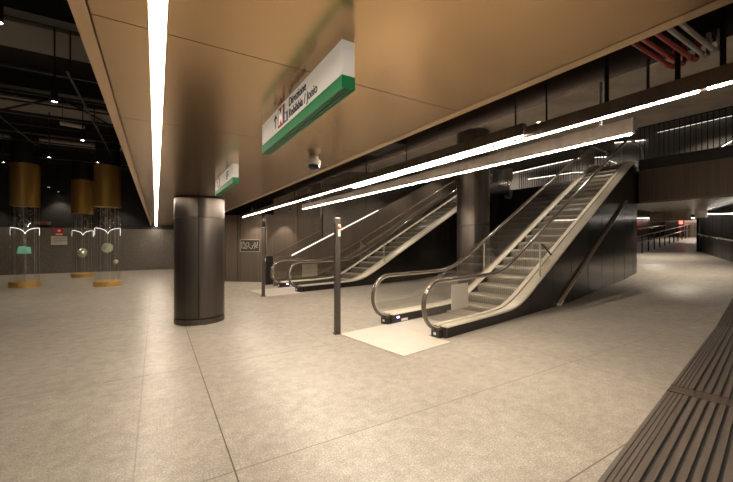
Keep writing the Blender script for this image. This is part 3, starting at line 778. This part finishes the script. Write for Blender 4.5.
MB().box(-.025,.025,0,1.75,1.0,1.05).build('top_rail', M_STEEL, t)
t = thing('box_beam', 'brown box beam across the passage ceiling', 'beam', (22,6.35,2.6))
MB().box(-.2,.2,0,1.53,0,.42).build('casing', mat('dull_bronze_box',(.22,.165,.115),.5,.3), t); MB().box(-.205,-.2,.6,1.0,.02,.4).build('joint_panel', M_DARKBAND, t)
t = thing('passage_display', 'small pale lit display beside the passage box beam', 'display', (22.4,5.95,2.72))
MB().box(-.05,.05,-.12,.33,0,.3).build('case', M_WHITEPLAST, t); MB().box(-.055,-.05,-.1,.3,.05,.18).build('screen', M_PAPER, t)
t = thing('fire_post', 'red lamp post before the passage end wall', 'post', (33.6,10.2,rz(33.6)))
MB().box(-.04,.04,-.05,.05,0,1.25).build('shaft', mat('red_brown_paint',(.3,.06,.04),.5), t); MB().box(-.05,.05,-.1,.1,1.05,1.45).build('lamp', M_REDLAMP, t)
led('passage_light', [(34.8,11.5,3.35),(34.8,9.0,3.35)], 'bright line of light on the passage end wall', 'wall light', .03,.03,M_LEDC)
led('passage_light', [(24,11.45,3.0),(34.8,11.45,3.45)], 'line of light along the passage left wall', 'wall light', .012,.012,M_LEDC)
def zcon(x): return 4.2+(x-3.13)*(1.4/11.47) if x < 14.6 else 7.4
LAMPS = [(16.1,4.9,3.015,360,'added downlight in the passage ceiling just under the bridge'),(20.5,7.3,3.015,300,'added downlight deeper in the passage ceiling before the box beam'),(32.3,9.3,3.595,220,'added downlight farthest up the passage'),
 (6.2,5.4,None,120,'added downlight in the concrete ceiling above the foot of the nearer escalator'),(9.2,5.9,None,150,'added downlight in the concrete ceiling above the middle of the nearer escalator'),(12.4,6.4,None,90,'added downlight in the concrete ceiling above the head of the nearer escalator'),
 (6.2,11.6,None,150,'added downlight in the concrete ceiling above the foot of the farther escalator'),(9.4,12.1,None,150,'added downlight in the concrete ceiling above the middle of the farther escalator'),(12.6,12.6,None,90,'added downlight in the concrete ceiling above the head of the farther escalator'),
 (19.5,5,7.395,420,'added upper hall downlight over the bridge'),(19.5,10.5,7.395,480,'added upper hall downlight behind the nearer escalator head'),(19.5,15.5,7.395,420,'added upper hall downlight behind the farther escalator head')]
for x, y, zt, en, lab in LAMPS:  # downlights added to brighten the passage, escalators and upper hall
    zt = zt or zcon(x)-.004
    t = thing('added_downlight', lab, 'downlight', (x,y,zt))
    MB().lathe([(.035,.0),(.05,-.012),(.05,.01)], 20).build('rim', M_STEEL, t, True); MB().disc(.035,-.003,20).build('lens', M_SPOT, t)
    ld = bpy.data.lights.new('added_lamp','SPOT'); ld.energy = en; ld.spot_size = RD(125); ld.spot_blend = .5; ld.shadow_soft_size = .035; ld.color = (1,.87,.7)
    lo = bpy.data.objects.new('added_lamp', ld); COL.objects.link(lo); lo.location = (x,y,zt-.02)

# ------------------------------------------------------------------ dark ribbed grating at lower right
def grating(s0, s1, label):
    t = thing('floor_grating', label, 'floor grating', (2.53,1.19,0), RD(9), 'ribbed floor gratings')
    def zz(s, y): return rz(2.53+.988*s-.156*y)
    def ribbon(y0, y1, z0, z1):
        ss = [s0+(s1-s0)*k/24 for k in range(25)]
        return [[(s,y0,zz(s,y0)+z0),(s,y1,zz(s,y1)+z0),(s,y1,zz(s,y1)+z1),(s,y0,zz(s,y0)+z1)] for s in ss]
    bed = MB(); bed.band(ribbon(-2.4,-.0,.001,.006)); bed.build('bed', M_BLACKPAINT, t)
    rb = MB()
    for y0, y1 in ((-.03,0),(-.062,-.036),(-.094,-.068),(-.126,-.1)): rb.band(ribbon(y0,y1,.001,.016))
    y = -.135
    while y > -2.35:
        rb.band(ribbon(y-.042,y,.001,.018)); y -= .066
    rb.build('rib_panel', M_GRATE, t)
    return t
grating(-4.0,2.13,'nearest ribbed dark floor grating at the lower right corner')
grating(2.37,11.5,'ribbed dark floor grating just beyond the plain crossbar')
tag(MB().box(2.14,2.36,-2.4,0,.001,.017).build('grating_crossbar', M_GRATEBAR, None, False, (2.53,1.19,0), RD(9)), 'plain dark crossbar between two ribbed floor gratings', 'crossbar')
